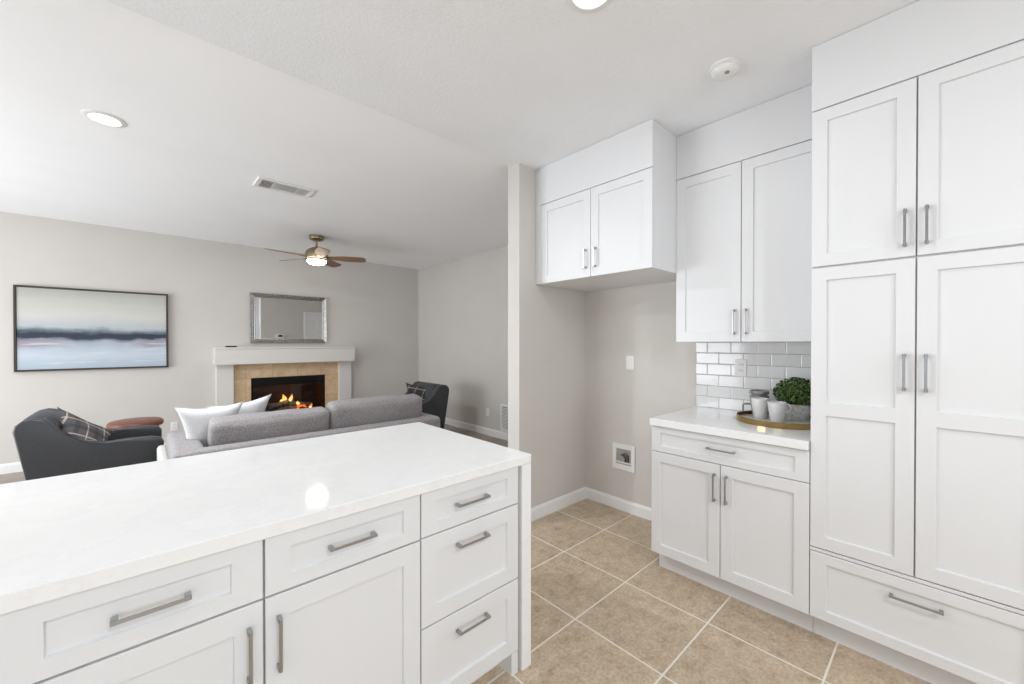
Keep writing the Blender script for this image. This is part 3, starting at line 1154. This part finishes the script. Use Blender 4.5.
def mirror_rail(bm, horiz, a0, a1, o, inn):
    """one mitred side of a frame with an ornate ridged section"""
    prof = [(0.0, .002), (0.0, .030), (.10, .040), (.28, .030), (.40, .034), (.72, .020), (.85, .026), (1.0, .022), (1.0, .004)]
    ends = []
    for e, s in ((a0, 1), (a1, -1)):
        ring = []
        for f, d in prof:
            off = o + (inn - o) * f
            al = e + s * mw * f
            ring.append(bm.verts.new((al, YB - d, off) if horiz else (off, YB - d, al)))
        ends.append(ring)
    m = len(prof)
    for i in range(m):
        bm.faces.new((ends[0][i], ends[0][(i + 1) % m], ends[1][(i + 1) % m], ends[1][i]))
    bm.faces.new(ends[0]); bm.faces.new(ends[1][::-1])


mirror_rail(b, True, MX0, MX1, MZ0, MZ0 + mw)
mirror_rail(b, True, MX0, MX1, MZ1, MZ1 - mw)
mirror_rail(b, False, MZ0, MZ1, MX0, MX0 + mw)
mirror_rail(b, False, MZ0, MZ1, MX1, MX1 - mw)
fr = part('frame', b, 'silver', r)
b = B()
for (x0, x1, z0, z1) in ((MX0, MX1, MZ0, MZ1),):
    n = 44
    for i in range(n):
        for zz in (MZ0 + .006, MZ1 - .006):
            bmesh.ops.create_icosphere(b, subdivisions=1, radius=.007, matrix=Matrix.Translation((MX0 + .02 + (MX1 - MX0 - .04) * i / (n - 1), YB - .032, zz)))
    for i in range(30):
        for xx in (MX0 + .006, MX1 - .006):
            bmesh.ops.create_icosphere(b, subdivisions=1, radius=.007, matrix=Matrix.Translation((xx, YB - .032, MZ0 + .02 + (MZ1 - MZ0 - .04) * i / 29)))
part('beading', b, 'silver', r, True, sub=fr)
b = B(); box(b, MX0 + mw - .002, MX1 - mw + .002, YB - .016, YB - .003, MZ0 + mw - .002, MZ1 - mw + .002)
part('mirror_glass', b, 'mirror', r)

r.rotation_euler = (0, 0, R(0.3))
r.location.y -= 0.004

# ------------------------------------------------------------------ fireplace
r = thing('fireplace', 'greige mantel fireplace with tan tile surround and a burning fire', 'fireplace', (1.61, 6.75, 0))
b = B()
box(b, .680, 2.536, 6.580, YB, 1.100, 1.310, .004)
box(b, .677, 2.539, 6.574, YB, 1.312, 1.336, .004)
part('mantel_beam', b, 'mantel', r)
for (x0, x1) in ((.706, .904), (2.326, 2.523)):
    b = B(); box(b, x0, x1, 6.705, YB, 0, 1.100, .004)
    part('mantel_leg', b, 'mantel', r)
b = B()
box(b, .904, 1.114, 6.752, YB, 0, 1.0995); box(b, 2.122, 2.326, 6.752, YB, 0, 1.0995)
box(b, 1.114, 2.122, 6.752, YB, .888, 1.0995); box(b, 1.114, 2.122, 6.752, YB, 0, .245)
part('tile_surround', b, 'tan', r)
b = B()
O0, O1, Z0, Z1, YE = 1.112, 2.124, .245, .890, 7.28
box(b, O0, O0 + .012, 6.775, YE, Z0, Z1); box(b, O1 - .012, O1, 6.775, YE, Z0, Z1)
box(b, O0, O1, YE - .012, YE, Z0, Z1); box(b, O0, O1, 6.775, YE, Z0, Z0 + .012); box(b, O0, O1, 6.775, YE, Z1 - .012, Z1)
fb = part('firebox', b, 'firebrick', r)
b = B()
box(b, O0, O1, 6.756, 6.772, .770, Z1, .002); box(b, O0, O0 + .022, 6.756, 6.772, Z0, .770, .001); box(b, O1 - .022, O1, 6.756, 6.772, Z0, .770, .001); box(b, O0, O1, 6.756, 6.772, Z0, Z0 + .04, .002)
part('metal_surround', b, 'black', r)
gw = (O1 - O0 - .044) / 2
for i in range(2):
    b = B(); x0 = O0 + .022 + gw * i
    box(b, x0 + .006, x0 + gw - .006, 6.762, 6.766, Z0 + .046, .764)
    part('glass_door', b, 'fireglass', r)
random.seed(3)
for (x0, y0, z0, x1, y1, z1, rad) in ((1.30, 6.98, .335, 1.96, 7.02, .345, .055), (1.38, 7.12, .34, 1.90, 7.10, .35, .060), (1.36, 6.93, .425, 1.74, 7.10, .455, .048), (1.56, 7.10, .430, 1.98, 6.97, .400, .040)):
    b = B()
    pts = [Vector((x0, y0, z0)).lerp(Vector((x1, y1, z1)), i / 10) + Vector((0, random.uniform(-.006, .006), random.uniform(-.006, .006))) for i in range(11)]
    tube(b, pts, [rad * random.uniform(.85, 1.12) for _ in pts], 12)
    for v in b.verts:
        v.co += noise.noise_vector(v.co * 22) * .010
    part('log', b, 'log', r, True)
b = B()
for i in range(14):
    bmesh.ops.create_icosphere(b, subdivisions=1, radius=random.uniform(.012, .024), matrix=Matrix.Translation((random.uniform(1.72, 2.02), random.uniform(6.90, 7.0), Z0 + random.uniform(.02, .16) if i % 2 else .40)))
k = part('embers', b, 'ember', r); k['kind'] = 'stuff'
for (x, y, z, h, w) in ((1.600, 7.05, .465, .13, .034), (1.695, 7.04, .460, .125, .030), (1.560, 7.06, .46, .06, .026), (1.650, 7.07, .46, .07, .028), (1.80, 7.00, .42, .045, .028), (1.89, 6.98, .385, .05, .032), (1.98, 6.97, .345, .075, .030)):
    b = B()
    N = 9
    pts, rr = [], []
    for i in range(N):
        s = i / (N - 1)
        pts.append((x + .018 * math.sin(s * 3 + x * 40), y + .01 * math.sin(s * 4 + x * 20), z + h * s))
        rr.append(max(.001, w * math.sin(math.pi * (s * .82 + .16)) ** 1.3 * (1 - .35 * s)))
    tube(b, pts, rr, 8)
    o = mesh_obj('flame', b, 'flame', r, True, (x, y, z))
    o.location = Vector((x, y, z)) - r.location
l = D.lights.new('fire_glow', 'POINT'); l.energy = 1.6; l.color = (1, .45, .15); l.shadow_soft_size = .08
o = D.objects.new('fire_glow', l); COL.objects.link(o); o.parent = r; o.location = Vector((1.66, 6.96, .62)) - r.location

b = B(); box(b, .800, .930, 6.610, 6.655, 1.336, 1.354, .004)
r = thing('remote_control', 'small black remote control lying on the mantel', 'remote', (.865, 6.632, 1.336))
part('case', b, 'black', r)
b = B()
for i in range(6):
    for j in (-1, 1):
        box(b, .812 + i * .018, .822 + i * .018, 6.632 + j * .010 - .004, 6.632 + j * .010 + .004, 1.3535, 1.3555, .001, 1)
part('buttons', b, 'slot', r)

# ------------------------------------------------------------------ sofa
SY = 3.42
r = thing('sofa', 'grey fabric sofa with its back to the island worktop', 'sofa', (1.17, 3.90, 0))
b = B(); rbox(b, (1.17, SY + .075, .385), (2.02, .150, .55), .035, (0, 0, 0)); part('back_frame', b, 'sofa', r, True)
b = B(); rbox(b, (1.17, 3.93, .23), (1.74, .78, .24), .03); part('seat_base', b, 'sofa', r, True)
b = B(); rbox(b, (.217, 3.90, .385), (.197, .94, .55), .040, (.0, 0, .0)); part('arm', b, 'sofa', r, True)
b = B(); rbox(b, (2.106, 3.90, .385), (.168, .94, .55), .040); part('arm', b, 'sofa', r, True)
b = B(); rbox(b, (.095, 3.90, .335), (.062, .92, .46), .028); part('lit_arm_side', b, 'cream', r, True, label='outer side of the arm, window light painted in as pale cream')  # arm's outer face, with window light worked into the cream
for (x0, x1, s) in ((.325, 1.168, 1), (1.178, 2.020, 2)):
    b = B(); rbox(b, ((x0 + x1) / 2, 3.98, .390), (x1 - x0, .74, .13), .05, (0, 0, .015), rough=.006, seed=s); part('seat_cushion', b, 'sofa', r, True)
for (x0, x1, s, hh) in ((.348, 1.178, 3, .372), (1.186, 2.078, 4, .412)):
    b = B(); rbox(b, (0, 0, hh / 2), (x1 - x0, .19, hh), .038, (.006, .035, .012), n=18, rough=.010, seed=s * 5)
    bmesh.ops.rotate(b, verts=b.verts[:], cent=(0, 0, 0), matrix=Matrix.Rotation(R(9), 3, 'X'))
    bmesh.ops.translate(b, verts=b.verts[:], vec=((x0 + x1) / 2, 3.735, .455))
    part('back_cushion', b, 'sofa', r, True)
for x in (.25, 2.09):
    for y in (3.50, 4.28):
        b = B(); lathe(b, [(.018, 0), (.026, .112)], (x, y, 0), 14); part('leg', b, 'darkwood', r, True)


def throw_pillow(name, mat, label, loc, size, rot, seed):
    b = B(); pillow(b, size[0], size[1], size[2], seed=seed)
    o = mesh_obj(name, b, mat, None, True, sharp=80)
    o.location = loc
    o.rotation_euler = rot
    return tag(o, label, 'pillow')


throw_pillow('throw_pillow', 'white_f', 'plump white pillow in the sofa corner against its left arm', (.372, 3.935, .690), (.35, .47, .15), (R(13), R(0), R(4)), 1)
throw_pillow('throw_pillow', 'white_f', 'white pillow with a pointed corner standing before the lit fireplace', (.610, 4.095, .695), (.38, .46, .13), (R(15), R(-7), R(6)), 5)

# ------------------------------------------------------------------ armchairs
r = thing('armchair', 'charcoal leather slope-arm chair below the painting', 'armchair', (0, 0, 0), 'charcoal slope-arm chairs')
prof = [(.100, .13), (.000, .725), (.010, .770), (.045, .803), (.100, .815), (.150, .803), (.190, .765), (.230, .705), (.275, .645), (.330, .598), (.400, .573),
        (.500, .566), (.640, .572), (.770, .570), (.830, .556), (.853, .520), (.850, .40), (.835, .13)]
for (y0, y1) in ((0, .105), (.625, .73)):
    b = B(); prism_y(b, prof, y0, y1, .014); part('side_panel', b, 'leather', r, True, sharp=50)
b = B(); prism_y(b, [(.105, .14), (.006, .730), (.040, .803), (.100, .816), (.165, .800), (.205, .755), (.270, .50), (.285, .30), (.285, .14)], .106, .624, .012)
part('backrest', b, 'leather', r, True, sharp=50)
b = B(); rbox(b, (.555, .365, .215), (.53, .515, .17), .025); part('seat_base', b, 'leather', r, True)
b = B(); rbox(b, (.565, .365, .350), (.55, .512, .13), .045, (0, 0, .015)); part('seat_cushion', b, 'leather', r, True)
for (x, y, dx) in ((.14, .06, -.03), (.14, .67, -.03), (.79, .06, .01), (.79, .67, .01)):
    b = B(); tube(b, [(x + dx, y, 0), (x, y, .145)], [.014, .024], 12); part('leg', b, 'darkwood', r, True)
chair_a = r
chair_a.location = (-.735, 4.70, 0)
dup(chair_a, (3.150, 5.46, 0), R(180), 'charcoal leather slope-arm chair behind the sofa by the right wall')

throw_pillow('plaid_pillow', 'plaid', 'grey plaid pillow with pinkish lines leaning in the armchair below the painting', (-.385, 4.985, .580), (.41, .41, .12), (R(-36), R(36), R(36)), 3)
throw_pillow('plaid_pillow', 'plaid_d', 'dark plaid pillow in the armchair behind the sofa by the right wall', (2.875, 5.13, .630), (.42, .34, .12), (R(-26), R(8), R(-58)), 9)

# ------------------------------------------------------------------ round side table
r = thing('side_table', 'small round reddish-brown side table beyond the armchair below the painting', 'table', (-.078, 5.85, 0))
b = B(); lathe(b, [(.001, .502), (.196, .502), (.218, .510), (.226, .535), (.220, .558), (.204, .570), (.001, .573)], (-.078, 5.85, 0), 44); part('tabletop', b, 'brown', r, True)
b = B(); lathe(b, [(.030, .02), (.024, .06), (.022, .40), (.034, .46), (.07, .500)], (-.078, 5.85, 0), 20); part('column', b, 'darkwood', r, True)
b = B(); lathe(b, [(.160, 0), (.160, .012), (.05, .030), (.02, .034)], (-.078, 5.85, 0), 32); part('base', b, 'darkwood', r, True)

# ------------------------------------------------------------------ tray and what stands on it
TX, TY, TZ = 2.692, .657, .9392
r = thing('serving_tray', 'round brass-rimmed tray on the short worktop', 'tray', (TX, TY, TZ))
b = B(); lathe(b, [(.001, .001), (.208, .001), (.208, .009), (.001, .009)], (TX, TY, TZ), 56); part('tray_base', b, 'marble', r)
b = B(); lathe(b, [(.209, 0.0), (.216, 0.0), (.217, .029), (.213, .032), (.209, .029), (.209, 0.0)], (TX, TY, TZ), 64, cap=False); part('rim', b, 'brass', r, True)
S0 = TZ + .0095


def mug(bm, x, y, z, r0, r1, h):
    lathe(bm, [(.001, 0), (r0 * .92, 0), (r0, .004), (r0 + (r1 - r0) * .6, h * .55), (r1, h - .003), (r1 - .0015, h), (r1 - .004, h - .002), (r0 - .004, .008), (.001, .007)], (x, y, z), 36, cap=False)


def loop_handle(bm, x, y, z0, z1, ang, out, rad, square=False):
    c, s = math.cos(ang), math.sin(ang)
    if square:
        pl = [(0, z1), (out * .5, z1), (out * .92, z1 - .002), (out, z1 - .010), (out, (z0 + z1) / 2), (out, z0)]
    else:
        pl = [(0, z1), (out * .55, z1 + .004), (out * .95, z1 - .008), (out, (z0 + z1) / 2 + .004), (out * .85, z0 + .012), (out * .45, z0 + .002), (0, z0)]
    tube(bm, [(x + c * d, y + s * d, z) for d, z in pl], rad, 10)


# stacked grey mugs, behind the first white one
GX, GY = 2.795, .786
r = thing('mug', 'dark grey mug, lower of the stacked pair at the tray back', 'mug', (GX, GY, S0))
b = B(); mug(b, GX, GY, S0, .040, .049, .104); bd = part('body', b, 'mugg', r, True)
b = B(); loop_handle(b, GX - .010, GY + .042, S0 + .008, S0 + .066, R(112), .044, .006, True); part('handle', b, 'mugg', r, True)
r = thing('mug', 'grey banded mug, upper of the stacked pair at the tray back', 'mug', (GX, GY, S0 + .078))
b = B()
lathe(b, [(.001, 0), (.032, 0), (.036, .006), (.041, .025), (.0515, .029), (.0535, .034), (.0530, .043), (.0430, .046), (.0425, .052), (.0520, .055), (.0535, .060), (.0530, .070), (.050, .075), (.046, .072), (.041, .050), (.032, .008), (.001, .007)], (GX, GY, S0 + .078), 36, cap=False)
part('body', b, 'mugg', r, True)
# two white mugs in front
r = thing('mug', 'white tapered mug on the tray in front of the grey stack', 'mug', (2.690, .760, S0))
b = B(); mug(b, 2.690, .752, S0, .032, .047, .118); part('body', b, 'mugw', r, True)
b = B(); loop_handle(b, 2.690 + .036, .752 - .018, S0 + .035, S0 + .090, R(-20), .030, .0050); part('handle', b, 'mugw', r, True)
r = thing('mug', 'white tapered mug with side loop handle in front of the potted plant', 'mug', (2.628, .664, S0))
b = B(); mug(b, 2.632, .652, S0, .032, .046, .113); part('body', b, 'mugw', r, True)
b = B(); loop_handle(b, 2.632 + .016, .652 - .036, S0 + .055, S0 + .098, R(-66), .027, .0050); part('handle', b, 'mugw', r, True)
# potted boxwood ball
BX, BY = 2.790, .592
r = thing('potted_plant', 'clipped green boxwood ball in a rough grey pot on the tray', 'plant', (BX, BY, S0))
b = B(); lathe(b, [(.001, 0), (.052, 0), (.056, .004), (.066, .060), (.070, .092), (.066, .095), (.060, .090), (.001, .085)], (BX, BY, S0), 28, cap=False)
for v in b.verts:
    v.co += noise.noise_vector(v.co * 60) * .0025
part('pot', b, 'stone', r, True)
b = B()
random.seed(11)
cz = S0 + .158
lathe(b, [(.02, -.045), (.060, -.040), (.080, -.01), (.076, .025), (.05, .048), (.002, .058)], (BX, BY, cz), 20)
for i in range(1100):
    u, t_ = random.uniform(-.85, 1), random.uniform(0, 2 * math.pi)
    s = math.sqrt(1 - u * u)
    nrm = Vector((s * math.cos(t_), s * math.sin(t_), u))
    rad = random.uniform(.82, 1.08)
    p = Vector((BX + nrm.x * .098 * rad, BY + nrm.y * .102 * rad, cz + nrm.z * .076 * rad))
    a = nrm.orthogonal().normalized()
    a = Matrix.Rotation(random.uniform(0, 6.28), 3, nrm) @ a
    d = (nrm * random.uniform(.2, .9) + a).normalized()
    w = d.cross(nrm).normalized() * .0070
    L = random.uniform(.014, .023)
    m = p + d * L * .5 + nrm * .003
    vs = [b.verts.new(q) for q in (p, m + w, p + d * L, m - w)]
    b.faces.new(vs)
for v in b.verts:
    v.co.x = min(v.co.x, XR - .012)
part('foliage', b, 'leaf', r)
